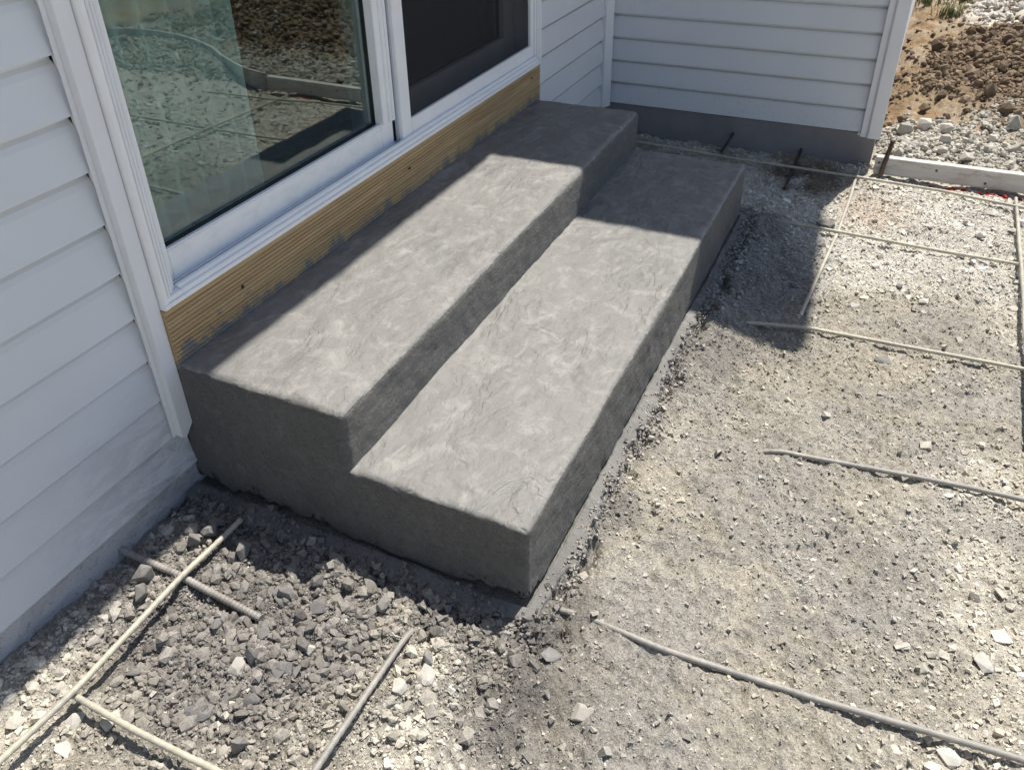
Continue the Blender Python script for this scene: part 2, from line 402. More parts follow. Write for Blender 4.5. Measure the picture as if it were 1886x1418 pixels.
def gcol(x, y):
    """what the ground is made of at x, y"""
    n1 = fbm(x, y, .35, 4, 11); n2 = fbm(x, y, .12, 4, 12); n3 = fbm(x, y, .9, 3, 13)
    c = np.tile(np.array([.375, .350, .300]), (len(x), 1))
    c = lerp(c, (.355, .338, .305), sstep(.0, .28, n1))                                     # grey dust
    c = lerp(c, (.405, .368, .298), .5*sstep(.02, .25, fbm(x, y, .22, 4, 14)))               # tan fines
    c = lerp(c, (.312, .300, .28), .6*sstep(.10, .3, fbm(x, y, .25, 4, 15)))                # bluish slurry smears
    for cx, cy, r in ((1.42, -1.50, .14), (.89, -1.30, .10), (1.13, -1.10, .12), (.82, -.98, .10), (.08, -1.04, .13), (-.11, -1.08, .14), (.30, -1.46, .09)):
        c = lerp(c, (.305, .295, .28), .7*np.clip(blob(x, y, cx, cy, r)*(1+1.2*n2), 0, 1))
    pale = np.clip(sstep(1.35, 1.75, x+.5*n1)*sstep(-.75, -1.0, y+.3*n2), 0, 1)
    pale = np.maximum(pale, sstep(1.85, 2.05, x+.2*n2))
    for cx, cy, rx, ry in ((.76, -1.66, .13, .12), (.28, -1.60, .14, .10), (.02, -1.60, .12, .12), (.47, -1.60, .10, .08), (-.32, -.70, .17, .12), (-.16, -.72, .08, .07), (-.62, -.12, .12, .12), (-.62, -.45, .12, .2), (-.47, -.78, .15, .2)):
        pale = np.maximum(pale, np.clip(1.25*blob(x, y, cx, cy, rx, ry)*(1+1.4*n2), 0, 1))
    c = lerp(c, (.53, .50, .435), .9*pale)
    c = lerp(c, (.56, .545, .51), .6*pale*sstep(1.4, 1.9, x))
    # grey mortar spill: round the steps and over the pile at the near end
    d = step_dist(x, y)
    g = sstep(.19, .05, d+.16*n2+.08*n1)
    g = np.maximum(g, np.clip(1.8*blob(x, y, -.22, -.36, .27, .26)*(1+.7*n2), 0, 1))
    g = np.maximum(g, np.clip(1.2*blob(x, y, -.17, -.86, .12, .13)*(1+.9*n2), 0, 1))
    g = np.maximum(g, .8*np.clip(1.2*blob(x, y, -.38, -.30, .12, .2)*(1+.9*n2), 0, 1))
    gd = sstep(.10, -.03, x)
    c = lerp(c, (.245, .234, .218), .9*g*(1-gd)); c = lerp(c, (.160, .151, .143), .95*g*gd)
    # dark damp soil at the foot of the far wall
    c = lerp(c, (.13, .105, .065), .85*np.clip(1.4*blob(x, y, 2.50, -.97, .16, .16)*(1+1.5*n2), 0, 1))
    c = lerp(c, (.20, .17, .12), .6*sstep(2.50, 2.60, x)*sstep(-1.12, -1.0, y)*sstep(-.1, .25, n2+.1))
    c = lerp(c, (.44, .365, .29), .6*np.clip(blob(x, y, 2.25, -1.24, .17, .13)*(1+1.2*n2), 0, 1))   # tan patch
    red = np.exp(-((x-2.605)/.022)**2)*sstep(-1.30, -1.36, y)*sstep(-2.4, -2.0, y)*sstep(-.05, .12, fbm(x, y, .06, 3, 19))
    c = lerp(c, (.42, .045, .03), np.clip(red*1.1, 0, 1))                                     # red marking paint
    # beyond the form board: fill gravel, tan subsoil, then the two heaps
    c = lerp(c, (.215, .212, .212), .85*np.clip(1.3*blob(x, y, 1.55, -.96, .30, .17)*(1+1.0*n2), 0, 1))  # grey mortar patch with the wing's shade painted into its colour
    c = lerp(c, (.50, .475, .425), .9*sstep(-1.85, -2.05, y+.2*n2))  # pale yard gravel, lightened so its bounce brightens the left wall
    bey = sstep(2.62, 2.70, x)*sstep(-1.14, -1.2, y)
    bey = np.maximum(bey, sstep(2.66, 3.3, x-.25*np.sin(np.clip(-y-1.9, 0, 1.4)*2.2)))
    t = np.tile(np.array([.36, .295, .215]), (len(x), 1))
    t = lerp(t, (.20, .19, .165), sstep(-2.9, -3.5, y+.4*n1)*.9)
    t = lerp(t, (.32, .25, .17), sstep(-.05, .25, n1))
    t = lerp(t, (.24, .155, .085), .8*sstep(.05, .25, n2))
    wg = sstep(3.25, 2.95, x+.35*n1+.25*n2 - .12*sstep(-1.3, -1.8, y))
    t = lerp(t, (.54, .51, .44), .8*wg)
    s, w = heap(x, y)
    t = lerp(t, (.215, .158, .105), sstep(.015, .07, s+.05*n2))
    t = lerp(t, (.60, .56, .50), sstep(.03, .08, w-.7*s+.05*n2))
    t = lerp(t, (.30, .27, .12), .5*sstep(6.3, 8, x+1.2*n3))
    c = c*(1-bey[:, None]) + t*bey[:, None]
    return c*np.array([1.20, 1.175, 1.13])*(1+.20*n2)[:, None]

def axis(lo, hi, fine, l2, h2, med, end):
    a = np.arange(lo, hi, fine)
    def grow(s, d, stop, sign):
        out = []; p = s
        while abs(p) < stop: p += sign*d; out.append(p); d *= 1.35
        return out
    b = np.arange(l2, lo-fine*.5, med) if l2 < lo else np.array([])
    c = np.arange(a[-1]+med, h2, med) if h2 > hi else np.array([])
    core = np.r_[b, a, c]
    return np.r_[grow(core[0], med*2, end, -1)[::-1], core, grow(core[-1], med*2, end, 1)]
gxs = axis(-.80, 2.72, .0062, -1.4, 6.6, .028, 260)
gys = axis(-1.86, .05, .0062, -4.2, .2, .028, 260)
GX, GY = np.meshgrid(gxs, gys, indexing='ij')
x = GX.ravel(); y = GY.ravel()
nearf = (x > -6) & (x < 9) & (y > -9) & (y < 4)
z = gbase(x, y); z[nearf] += gfine(x[nearf], y[nearf])
nx_, ny_ = len(gxs), len(gys)
I = np.arange(nx_*ny_).reshape(nx_, ny_)
Fq = np.stack([I[:-1, :-1], I[1:, :-1], I[1:, 1:], I[:-1, 1:]], -1).reshape(-1, 4)
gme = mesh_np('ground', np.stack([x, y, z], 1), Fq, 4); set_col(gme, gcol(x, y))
ground = link('ground', gme, m_ground, smooth=True); tag(ground, kind='structure')

# ---------------------------------------------------------------- the house
house = empty('house', (0, .05, -.3))
tag(house, 'house with pale grey lap siding around the patio door and a projecting wing', 'house')
E_ = .1016                                               # course height of the siding
ZT = 2.96
XB = 2.724; YB = -1.207
def part(name, b, m, parent=house, bevel=.0015): return boxobj(name, b, m, parent, bevel)
# wall cores (with the door opening left free)
bm = bmesh.new()
box(bm, -5, -.036, .034, .14, -.02, ZT); box(bm, 1.872, XB+.12, .034, .14, -.02, ZT)
box(bm, -.036, 1.872, .034, .14, 2.47, ZT); box(bm, -.036, 1.872, .034, .14, -.02, .398)
wallA = link('wall', bm_mesh('wall', bm), m_dark, house)
bm = bmesh.new(); box(bm, XB+.034, XB+.14, -1.18, .018, -.015, ZT)
wallB = link('wall', bm_mesh('wall', bm), m_dark, house)
bm = bmesh.new(); box(bm, XB+.1405, 8, -1.160, -1.06, -.015, ZT)
wallC = link('wall', bm_mesh('wall', bm), m_dark, house)
# siding planks: lip out at the bottom, leaning back to the top
LAP = .017
prof_ = [(0, .0), (.0005, .004), (LAP-.0045, E_-.026), (LAP-.0010, E_-.0175), (LAP+.011, E_-.0135), (LAP+.011, E_-.0006), (LAP+.0135, E_-.0006), (LAP+.0135, .0)]
prof_soft = [(0, .0), (.0005, .004), (LAP-.0050, E_-.028), (LAP-.0010, E_-.017), (LAP+.005, E_-.010), (LAP+.006, E_-.0006), (LAP+.0135, E_-.0006), (LAP+.0135, .0)]
def plank_mesh(ax, a, b, at, sgn):
    bm = bmesh.new(); prof = prof_soft if a < -1 and ax == 'x' else prof_
    if ax == 'x': prism(bm, [(at+sgn*p, q) for p, q in prof], 'x', a, b)
    else: prism(bm, [(at+sgn*p, q) for p, q in prof], 'y', a, b)
    return bm_mesh('siding_plank', bm)
def planks(wall, ax, a, b, at, sgn, z0, z1, lo=0):
    me = plank_mesh(ax, a, b, at, sgn); k = lo
    while z0+k*E_ < z1:
        o = bpy.data.objects.new('siding_plank', me); C.objects.link(o); o.location = (0, 0, z0+k*E_)
        if not me.materials: me.materials.append(m_sid)
        o.parent = wall; o.matrix_parent_inverse = Matrix.Translation(-parent_world(wall)); k += 1
planks(wallA, 'x', -4.95, -.0375, 0, 1, 0, ZT-.05, 1)
planks(wallA, 'x', -4.95, -.0005, 0, 1, 0, .05)
planks(wallA, 'x', 1.888, 2.662, 0, 1, 0, ZT-.05)
planks(wallA, 'x', -.036, 1.886, 0, 1, 2.54, ZT-.05)
planks(wallB, 'y', -1.128, -.014, XB, 1, 0, ZT-.05)
planks(wallC, 'x', XB+.06, 7.9, -1.197, 1, 0, ZT-.05)
# trims
o = prismobj('window_casing', [(-.0365, .103), (-.028, .094), (-.0015, .120), (-.0015, 2.54), (-.0365, 2.54)], 'y', -.022, .017, m_trim, house)
part('casing_lip', (-.0465, -.0366, -.0060, -.0035, .1045, 2.54), m_trim, house, .0006)
part('window_casing', (1.8725, 1.8865, -.022, .017, .30, 2.54), m_trim)
part('window_casing', (-.0015, 1.8725, -.022, .017, 2.50, 2.54), m_trim)
prismobj('inside_corner_post', [(2.664, -.004), (2.695, -.026), (2.7105, -.026), (2.7235, -.013), (2.7235, .0175), (2.664, .0175)], 'z', -.012, ZT, m_trim, house)
o = prismobj('corner_post', [(2.7235, -1.129), (2.712, -1.129), (2.712, -1.152), (2.704, -1.156), (2.701, -1.160), (2.701, -1.2065), (2.7755, -1.2065), (2.7755, -1.199), (2.7415, -1.199), (2.7415, -1.129)], 'z', -.016, ZT, m_trim, house)
part('starter_strip', (2.716, 2.740, -1.128, -1.118, -.012, -.001), m_trim)
# foundation
part('foundation', (-5, XB+.02, .010, .30, -.60, -.003), m_fnd, bevel=0)
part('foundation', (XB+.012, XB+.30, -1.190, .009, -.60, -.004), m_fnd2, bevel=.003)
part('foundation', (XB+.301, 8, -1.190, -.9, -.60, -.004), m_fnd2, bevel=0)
# roof over both wings: only its eaves and shade reach the picture
def roof(pts_eave, name):
    pass
rfA = prismobj('roof', [(-.403, 2.87), (-.403, 3.0), (4.2, 5.23), (8.7, 3.0), (8.7, 2.87), (4.2, 5.05)], 'x', -5.3, 6.2, m_shingle, house, 0)
part('soffit', (-5.3, 2.44, -.400, .02, 2.962, 2.972), m_soffit, rfA, 0)
part('fascia', (-5.3, 2.42, -.412, -.4035, 2.86, 2.998), m_soffit, rfA, 0)
rfB = prismobj('roof', [(2.443, 2.87), (2.443, 3.0), (5.7, 4.63), (9.1, 3.0), (9.1, 2.87), (5.7, 4.52)], 'y', -1.50, 4.0, m_shingle, house, 0)
part('soffit', (2.450, 2.74, -1.498, -.0, 2.963, 2.973), m_soffit, rfB, 0)
part('fascia', (2.434, 2.4425, -1.50, -.35, 2.86, 2.998), m_soffit, rfB, 0)
# kick board under the door, ribbed decking laid on edge
yb = -.030; zz0, zz1 = .262, .4035
pr = [(yb+.029, zz0), (yb+.001, zz0)]
NR = 13; q0, q1 = zz0+.004, zz1-.013
for k in range(NR):
    a = q0+(q1-q0)*k/NR; h = (q1-q0)/NR
    pr += [(yb, a+.1*h), (yb, a+.62*h), (yb+.0028, a+.72*h), (yb+.0028, a+.95*h)]
pr += [(yb, q1+.002), (yb, zz1-.002), (yb+.002, zz1), (yb+.029, zz1)]
kb = prismobj('kick_board', pr, 'x', -.001, 1.869, m_wood, house, 0)
kb['label'] = 'ribbed treated timber board with mortar splashes along its foot'
bms = bmesh.new(); bmesh.ops.create_cone(bms, cap_ends=True, segments=12, radius1=.0045, radius2=.0035, depth=.004)
scr = bm_mesh('screw', bms)
for sx_, sz_ in ((.215, .345), (.93, .352), (1.79, .372)):
    o = link('screw', scr, m_screw, kb); o.location = (sx_, yb-.0012, sz_); o.rotation_euler = (R(90), 0, 0)

# ---- patio door: frame
df = empty('door_frame', (0, 0, .405)); df.parent = house; df.matrix_parent_inverse = Matrix.Translation(-parent_world(house))
df['label'] = 'white vinyl frame of the sliding patio door'
jp = [(0, .12), (0, -.030), (.004, -.036), (.013, -.036), (.0135, -.030), (.0155, -.030), (.016, -.035), (.024, -.032), (.0245, -.024), (.027, -.024), (.0275, -.029), (.036, -.026), (.0365, -.016), (.0395, -.016), (.040, -.021), (.0495, -.017), (.0505, -.003), (.062, -.001), (.062, .12)]
prismobj('jamb', jp, 'z', .4045, 2.50, m_wht, df)
prismobj('jamb', [(1.871-x_*.42, y_) for x_, y_ in jp], 'z', .4045, 2.50, m_wht, df)
prismobj('head', [(-.034, 2.44), (-.034, 2.499), (.119, 2.499), (.119, 2.44)], 'x', .063, 1.844, m_wht, df)
sp = [(.12, .4045), (-.034, .4045), (-.038, .408), (-.038, .4165), (-.032, .417), (-.032, .4195), (-.0365, .420), (-.034, .4285), (-.0265, .429), (-.0265, .4315), (-.0285, .432), (-.0265, .4365), (-.0165, .4365), (-.0165, .4235), (.004, .4235), (.004, .428), (.055, .428), (.055, .440), (.12, .440)]
prismobj('sill', sp, 'x', .0525, 1.8487, m_wht, df)
prismobj('sill', [(-.0341, .4046), (-.0379, .408), (-.0379, .4165), (-.032, .417), (-.032, .4195), (-.0364, .420), (-.034, .4284), (-.02, .4285), (-.02, .4046)], 'x', .0005, .0524, m_wht, df, .0006)
part('track', (.066, 1.84, -.0155, .0035, .4238, .4252), m_track, df, 0)
# ---- fixed glazed panel on the left
def panel(name, label, x0, x1, y0, y1, z0, z1, sl, sr, rb, rt, mglass, bead=True, mr=m_rail, ms=m_wht):
    p = empty(name, (x0, y0, z0)); p.parent = house; p.matrix_parent_inverse = Matrix.Translation(-parent_world(house)); p['label'] = label
    part('stile', (x0, x0+sl, y0, y1, z0, z1), ms, p); part('stile', (x1-sr, x1, y0, y1, z0, z1), ms, p)
    part('rail', (x0+sl+.0003, x1-sr-.0003, y0+.0006, y1, z0, z0+rb), mr, p); part('rail', (x0+sl+.0003, x1-sr-.0003, y0+.0006, y1, z1-rt, z1), mr, p)
    gx0, gx1, gz0, gz1 = x0+sl, x1-sr, z0+rb, z1-rt
    ym = y0*.45+y1*.55
    if bead:
        bm = bmesh.new(); t = .003
        box(bm, gx0+.0005, gx0+t, ym-.005, ym+.008, gz0+.0005, gz1-.0005); box(bm, gx1-t, gx1-.0005, ym-.005, ym+.008, gz0+.0005, gz1-.0005)
        box(bm, gx0+t+.0003, gx1-t-.0003, ym-.005, ym+.008, gz0+.0005, gz0+.0035); box(bm, gx0+t+.0003, gx1-t-.0003, ym-.005, ym+.008, gz1-t, gz1-.0005)
        link('gasket', bm_mesh('gasket', bm), m_gasket, p)
    return p, (gx0, gx1, ym, gz0, gz1)
pl, g = panel('glass_door_panel', 'glazed left door panel with a mortar-dusted bottom rail', .0625, .920, .006, .046, .4285, 2.44, .012, .056, .066, .07, m_glass)
part('glass', (g[0]+.0028, g[1]-.0028, g[2], g[2]+.004, g[3]+.0032, g[4]-.0055), m_glass, pl, 0)
part('glazing_bead', (g[0]+.0005, g[1]-.0005, .0075, .0160, g[3]+.0003, g[3]+.0035), m_wht, pl, .0006)
prismobj('stile_ridge', [(.864, .0055), (.864, -.002), (.8685, -.006), (.883, -.006), (.884, -.001), (.888, -.001), (.889, -.007), (.902, -.007), (.903, -.002), (.9065, -.002), (.9075, -.007), (.9195, -.006), (.9195, .0055)], 'z', .4960, 2.43, m_wht, pl)
part('weather_strip', (.9205, .962, .008, .05, .4285, 2.44), m_gasket, pl, 0)
pr_, g = panel('glass_door_panel', 'sliding glass door panel behind the insect screen', .965, 1.842, .062, .102, .4405, 2.44, .075, .085, .075, .07, m_glass, True, m_wht, m_wht)
part('glass', (g[0]+.0055, g[1]-.0055, g[2], g[2]+.004, g[3]+.0055, g[4]-.0055), m_glass, pr_, 0)
ps, g = panel('screen_door', 'white framed insect screen door on the right', .9345, 1.8445, -.0155, .0015, .4262, 2.44, .051, .028, .052, .05, m_screen, False, m_wht, m_wht)
part('insect_mesh', (g[0]-.002, g[1]+.002, -.006, -.0052, g[3]-.002, g[4]+.002), m_screen, ps, 0)
part('screen_spline', (.9275, .9340, -.004, .003, .4262, 2.44), m_track, ps, 0)

# room behind the glass
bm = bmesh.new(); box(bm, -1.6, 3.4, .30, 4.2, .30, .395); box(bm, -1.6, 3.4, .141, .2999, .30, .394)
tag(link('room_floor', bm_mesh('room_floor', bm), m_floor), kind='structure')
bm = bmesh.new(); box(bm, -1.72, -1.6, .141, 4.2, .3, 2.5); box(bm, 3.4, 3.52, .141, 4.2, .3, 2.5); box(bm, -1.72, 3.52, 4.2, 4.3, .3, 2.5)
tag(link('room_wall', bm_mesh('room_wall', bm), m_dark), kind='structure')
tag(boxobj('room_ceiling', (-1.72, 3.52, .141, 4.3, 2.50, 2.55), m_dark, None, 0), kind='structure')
def curtain(x0, x1, yc, z0, z1, amp, waves, label):
    n = int(waves*14); t = np.linspace(0, 1, n); zs = np.linspace(z0, z1, 24)
    X, Z = np.meshgrid(x0+(x1-x0)*t, zs, indexing='ij')
    T, _ = np.meshgrid(t, zs, indexing='ij')
    Y = yc+amp*np.sin(T*waves*2*np.pi+.6*np.sin(T*9))*(.6+.4*(Z-z0)/(z1-z0)) + .008*np.sin(T*13+Z*2)
    V = np.stack([X, Y, Z], -1).reshape(-1, 3); V2 = V+np.array([0, .0012, 0]); m = len(zs)
    I = np.arange(n*m).reshape(n, m)
    F = np.stack([I[:-1, :-1], I[1:, :-1], I[1:, 1:], I[:-1, 1:]], -1).reshape(-1, 4)
    F = np.r_[F, F[:, ::-1]+n*m]
    me = mesh_np('curtain', np.r_[V, V2], F, 4)
    return tag(link('curtain', me, m_curt, smooth=True), label, 'curtain', 'curtains behind the patio door')
curtain(.02, .555, .165, .415, 2.40, .028, 8, 'sheer pale curtain hanging behind the left half of the glass')
curtain(.965, 1.06, .160, .415, 2.40, .022, 4, 'narrow gathered sheer curtain beside the middle stile of the door')

# ---------------------------------------------------------------- concrete steps
steps = empty('concrete_steps', (.9, -.4, -.1))
tag(steps, 'two freshly stamped grey concrete steps below the patio door', 'steps')
def rounded_block(name, x0, x1, y0, y1, z0, z1, r, d, seed, parent, fit=None, lift=0):
    """densely meshed block with worn round arrises and an uneven hand-finished surface"""
    def lin(a, b, n): return np.linspace(a, b, max(2, n))
    def sp(a, b):
        core = np.arange(a+r*1.2, b-r*1.2, d); e = np.linspace(0, r*1.2, 7)[:-1]
        return np.r_[a+e, core, (b-e)[::-1]]
    xs, ys, zs = sp(x0, x1), sp(y0, y1), sp(z0, z1)
    V = []; F = []; off = 0
    def face(A, B, mk, flip):
        nonlocal off
        P, Q = np.meshgrid(A, B, indexing='ij'); W = mk(P.ravel(), Q.ravel()); V.append(W)
        I = np.arange(P.size).reshape(P.shape)+off
        f = np.stack([I[:-1, :-1], I[1:, :-1], I[1:, 1:], I[:-1, 1:]], -1).reshape(-1, 4)
        F.append(f[:, ::-1] if flip else f); off += P.size
    c = lambda v, k: np.full_like(v, k)
    face(xs, ys, lambda a, b: np.stack([a, b, c(a, z1)], 1), False)
    face(xs, ys, lambda a, b: np.stack([a, b, c(a, z0)], 1), True)
    face(xs, zs, lambda a, b: np.stack([a, c(a, y0), b], 1), False)
    face(xs, zs, lambda a, b: np.stack([a, c(a, y1), b], 1), True)
    face(ys, zs, lambda a, b: np.stack([c(a, x0), a, b], 1), True)
    face(ys, zs, lambda a, b: np.stack([c(a, x1), a, b], 1), False)
    V = np.concatenate(V); F = np.concatenate(F)
    rr = r*(1+.35*fbm(V[:, 0]*1.0+V[:, 2], V[:, 1], .15, 3, seed))
    lo = np.array([x0, y0, z0-1]); hi = np.array([x1, y1+1, z1])
    inn = np.minimum(np.maximum(V, lo+rr[:, None]), hi-rr[:, None])
    dv = V-inn; ln = np.linalg.norm(dv, axis=1); nz = dv/np.maximum(ln, 1e-9)[:, None]
    mk = ln > rr*.999
    V2 = np.where(mk[:, None], inn+nz*rr[:, None], V)
    # uneven surface along the local normal
    nn = np.where(mk[:, None], nz, 0)
    flat = ~mk
    ax = np.stack([np.isclose(V[:, 0], x0)*-1.+np.isclose(V[:, 0], x1), np.isclose(V[:, 1], y0)*-1., np.isclose(V[:, 2], z1)*1.], 1)
    nn = np.where((ln < 1e-6)[:, None], ax, nn)
    u = V2[:, 0]+.37*V2[:, 2]; w = V2[:, 1]-.61*V2[:, 2]
    top = np.clip(nn[:, 2], 0, 1)
    h = .0040*fbm(u, w, .30, 3, seed+1) + .0024*fbm(u, w, .05, 4, seed+2, .6)
    rid = 1-np.abs(fbm(u, w*1.8, .16, 4, seed+3)*2.2); rid = sstep(.86, 1.0, rid)*sstep(-.05, .2, fbm(u, w, .3, 2, seed+4))
    h = h + top*(.0025*(fbm(u*.7+w*.5, w*1.6, .09, 4, seed+6, .55)) - .0022*rid)
    h = h + (1-top)*.0016*fbm(u, V2[:, 2]*1.5+w, .05, 3, seed+5)
    V2 = V2 + nn*h[:, None]
    if lift:                                             # ragged foot standing a little clear of the ledge at the near end
        k = (V2[:, 2] < z0+.018) & (V2[:, 0] < x0+.06)
        V2[k, 2] += lift*np.clip(.25+3.0*fbm(V2[k, 1], V2[k, 0]*0, .10, 4, seed+9), 0, 1)
    if fit: V2 = fit(V2)
    me = mesh_np(name, V2, F, 4)
    # weld the seams between the six faces
    bm = bmesh.new(); bm.from_mesh(me); bmesh.ops.remove_doubles(bm, verts=bm.verts, dist=.0004)
    for f in bm.faces:
        f.smooth = True; f.material_index = 0 if f.normal.z > .55 else 1
    bm.to_mesh(me); bm.free()
    return link(name, me, [m_tread, m_face], parent)
def fitU(V):                                             # slight out-of-square of the real pour
    t = V[:, 0]/SX1; V = V.copy()
    V[:, 1] *= 1+(-.035*t)*(V[:, 1] < -.1); return V
rounded_block('upper_step', 0, 1.862, -.436, .005, -.06, .2745, .019, .007, 40, steps, fitU, .026)
rounded_block('lower_step', .0015, SX1, SY1-.003, -.39, -.06, .136, .015, .007, 60, steps, None, .026)
# slurry ledge: a low uneven sheet of spilt mortar round the foot, broken off at the rim
def ledge():
    th = []
    peri = []
    for yy in np.arange(.006, SY1, -.005): peri.append((0, yy, -1, 0))
    for k in range(7):
        a = k/6*math.pi/2; peri.append((0, SY1, -math.cos(a), -math.sin(a)))
    for xx in np.arange(.005, SX1, .005): peri.append((xx, SY1, 0, -1))
    for k in range(7):
        a = k/6*math.pi/2; peri.append((SX1, SY1, math.sin(a), -math.cos(a)))
    for yy in np.arange(SY1+.005, .006, .005): peri.append((SX1, yy, 1, 0))
    P = np.array(peri); n = len(P)
    inx = P[:, 0]-P[:, 2]*.05; iny = P[:, 1]-P[:, 3]*.05
    w = ledge_w(P[:, 0]+P[:, 2]*.06, P[:, 1]+P[:, 3]*.06)+.008*fbm(P[:, 0]*1.3, P[:, 1]*1.3, .018, 3, 77)
    ws = np.convolve(np.pad(w, 12, 'edge'), np.ones(25)/25, 'valid'); cn = np.exp(-((P[:, 0]-0)**2+(P[:, 1]-SY1)**2)/.07**2)
    w = w*(1-cn)+ws*cn*.62+.004*cn*fbm(P[:, 2]*.3, P[:, 3]*.3, .05, 2, 78); w = np.maximum(w, .012)
    rings = [(-.05, -.02), (.0, -.016), (.07, -.010), (.16, .001), (.3, .0015), (.5, .0), (.75, -.0005), (.93, -.001), (1.0, -.0035), (1.015, -.02), (1.0, -.12)]
    V = []
    for f, dz in rings:
        if f < 0: X = inx; Y = iny
        else: X = P[:, 0]+P[:, 2]*w*f; Y = P[:, 1]+P[:, 3]*w*f
        Z = LEDGE_Z+dz + .006*fbm(X, Y, .07, 3, 21) - .006*sstep(1.2, 1.7, X)
        V.append(np.stack([X, Y, Z], 1))
    m = len(rings); V = np.concatenate(V); I = np.arange(n*m).reshape(m, n)
    F = np.stack([I[:-1, :-1], I[:-1, 1:], I[1:, 1:], I[1:, :-1]], -1).reshape(-1, 4)[:, ::-1]
    return link('mortar_ledge', mesh_np('mortar_ledge', V, F, 4), m_ledge, steps, True)
ledge()

# ---------------------------------------------------------------- form boards, stake
fb = prismobj('form_board', [(2.626, -1.212), (2.662, -1.210), (2.672, -1.93), (2.634, -1.93)], 'z', -.135, -.062, m_form, None, .002)
tag(fb, 'whitewashed straight timber form board at the corner of the wing', 'form board')
for yy, zz in ((-1.225, -.085), (-1.44, -.088), (-1.62, -.115)):
    o = link('screw', scr, m_screw, fb); o.location = (2.6265+(-yy-1.212)*.0112-.001, yy, zz); o.rotation_euler = (0, R(-90), 0); o.scale = (1.3, 1.3, 1)
cp = np.array([(2.64, -1.935), (2.70, -2.15), (2.84, -2.42), (3.0, -2.68), (3.12, -2.95), (3.185, -3.22), (3.19, -3.5), (3.10, -3.8), (2.90, -4.15), (2.6, -4.5), (2.1, -4.85), (1.5, -5.05), (.8, -5.1)])
def smooth_path(p, n):
    t = np.arange(len(p)); tt = np.linspace(0, len(p)-1, n); out = []
    for u in tt:
        i = min(int(u), len(p)-2); f = u-i
        p0, p1, p2, p3 = p[max(i-1, 0)], p[i], p[i+1], p[min(i+2, len(p)-1)]
        out.append(.5*((2*p1)+(-p0+p2)*f+(2*p0-5*p1+4*p2-p3)*f*f+(-p0+3*p1-3*p2+p3)*f**3))
    return np.array(out)
P = smooth_path(cp, 90); T = np.gradient(P, axis=0); T /= np.linalg.norm(T, axis=1)[:, None]; N = np.stack([-T[:, 1], T[:, 0]], 1)
V = []; F = []
for k, (p_, q_) in enumerate(zip(P, N)):
    for s_, z_ in ((-.006, -.150), (.006, -.150), (.006, -.045), (-.006, -.045)):
        V.append((p_[0]+q_[0]*s_, p_[1]+q_[1]*s_, z_))
for k in range(len(P)-1):
    for j in range(4): F.append((k*4+j, k*4+(j+1) % 4, k*4+4+(j+1) % 4, k*4+4+j))
F += [(3, 2, 1, 0), tuple(len(P)*4-4+j for j in range(4))]
me = bpy.data.meshes.new('bent_form_board'); me.from_pydata(V, [], F)
tag(link('bent_form_board', me, m_form2), 'thin form board bent in a curve round the patio, mirrored in the glass', 'form board')
st = link('stake', tube_mesh('stake', [(2.595, -1.236, -.20), (2.62, -1.246, -.08), (2.655, -1.258, .004)], .0085, 8, .012, .004, .0012), m_rust)
tag(st, 'rusty steel stake leaning on the end of the form board', 'stake')

# ---------------------------------------------------------------- rods
def rod(name, pts, r, m, label, cat='rebar', group=None, ribs=.016, rib=.0007, wob=.004, step=.004):
    pts = np.array(pts, float)
    d = np.r_[0, np.cumsum(np.linalg.norm(np.diff(pts, axis=0), axis=1))]; t = np.linspace(0, d[-1], max(8, int(d[-1]/.05)))
    P = np.stack([np.interp(t, d, pts[:, k]) for k in range(3)], 1)
    P[1:-1, 0] += wob*.5*fbm(P[1:-1, 0]*3, P[1:-1, 1]*3, .5, 2, 50); P[1:-1, 1] += wob*.5*fbm(P[1:-1, 1]*3, P[1:-1, 0]*3, .5, 2, 51)
    P = smooth_path(P, len(P)*4)
    me = tube_mesh(name, P, r, 10, ribs, step, rib)
    return tag(link(name, me, m), label, cat, group)
def gl_(x_, y_, dz): return float(gbase(np.array([x_]), np.array([y_]))[0])+dz
GR = 'fibreglass rods of the patio reinforcing grid'
rod('reinforcing_rod', [(-1.6, -.165, -.05), (-.647, -.172, -.045), (-.511, -.181, -.045), (-.246, -.170, -.0445), (-.135, -.175, -.044), (-.071, -.178, -.042)], .0058, m_rod, 'long pale rod lying over the steel dowel, parallel to the left wall', group=GR)
rod('steel_dowel', [(-.233, .03, -.0585), (-.235, -.013, -.0585), (-.232, -.136, -.0585), (-.239, -.366, -.066)], .0068, m_steel, 'short ribbed steel dowel sticking out of the left foundation', group='steel dowels', ribs=.009, rib=.0012, step=.0022, wob=0)
rod('reinforcing_rod', [(-.510, -.168, -.058), (-.509, -.337, -.059), (-.501, -.496, -.061), (-.50, -1.2, -.068), (-.49, -2.5, -.075)], .0058, m_rod, 'yellowish rod in the bottom left corner running out from the wall', group=GR)
rod('reinforcing_rod', [(-.105, -.642, -.082), (-.14, -.640, -.066), (-.238, -.637, -.062), (-.432, -.638, -.062), (-1.6, -.64, -.065)], .0055, m_rodg, 'grey dusty rod crossing the pale gravel below the near step', group=GR)
rod('reinforcing_rod', [(.036, -.87, -.086), (.034, -.93, -.074), (.030, -1.0, -.073), (.030, -1.09, -.076), (.038, -1.20, -.077), (.044, -1.335, -.072), (.058, -1.495, -.068), (.071, -1.648, -.064), (.08, -2.6, -.066)], .0058, m_rodg, 'half buried rod in the foreground running to the bottom right corner', group=GR)
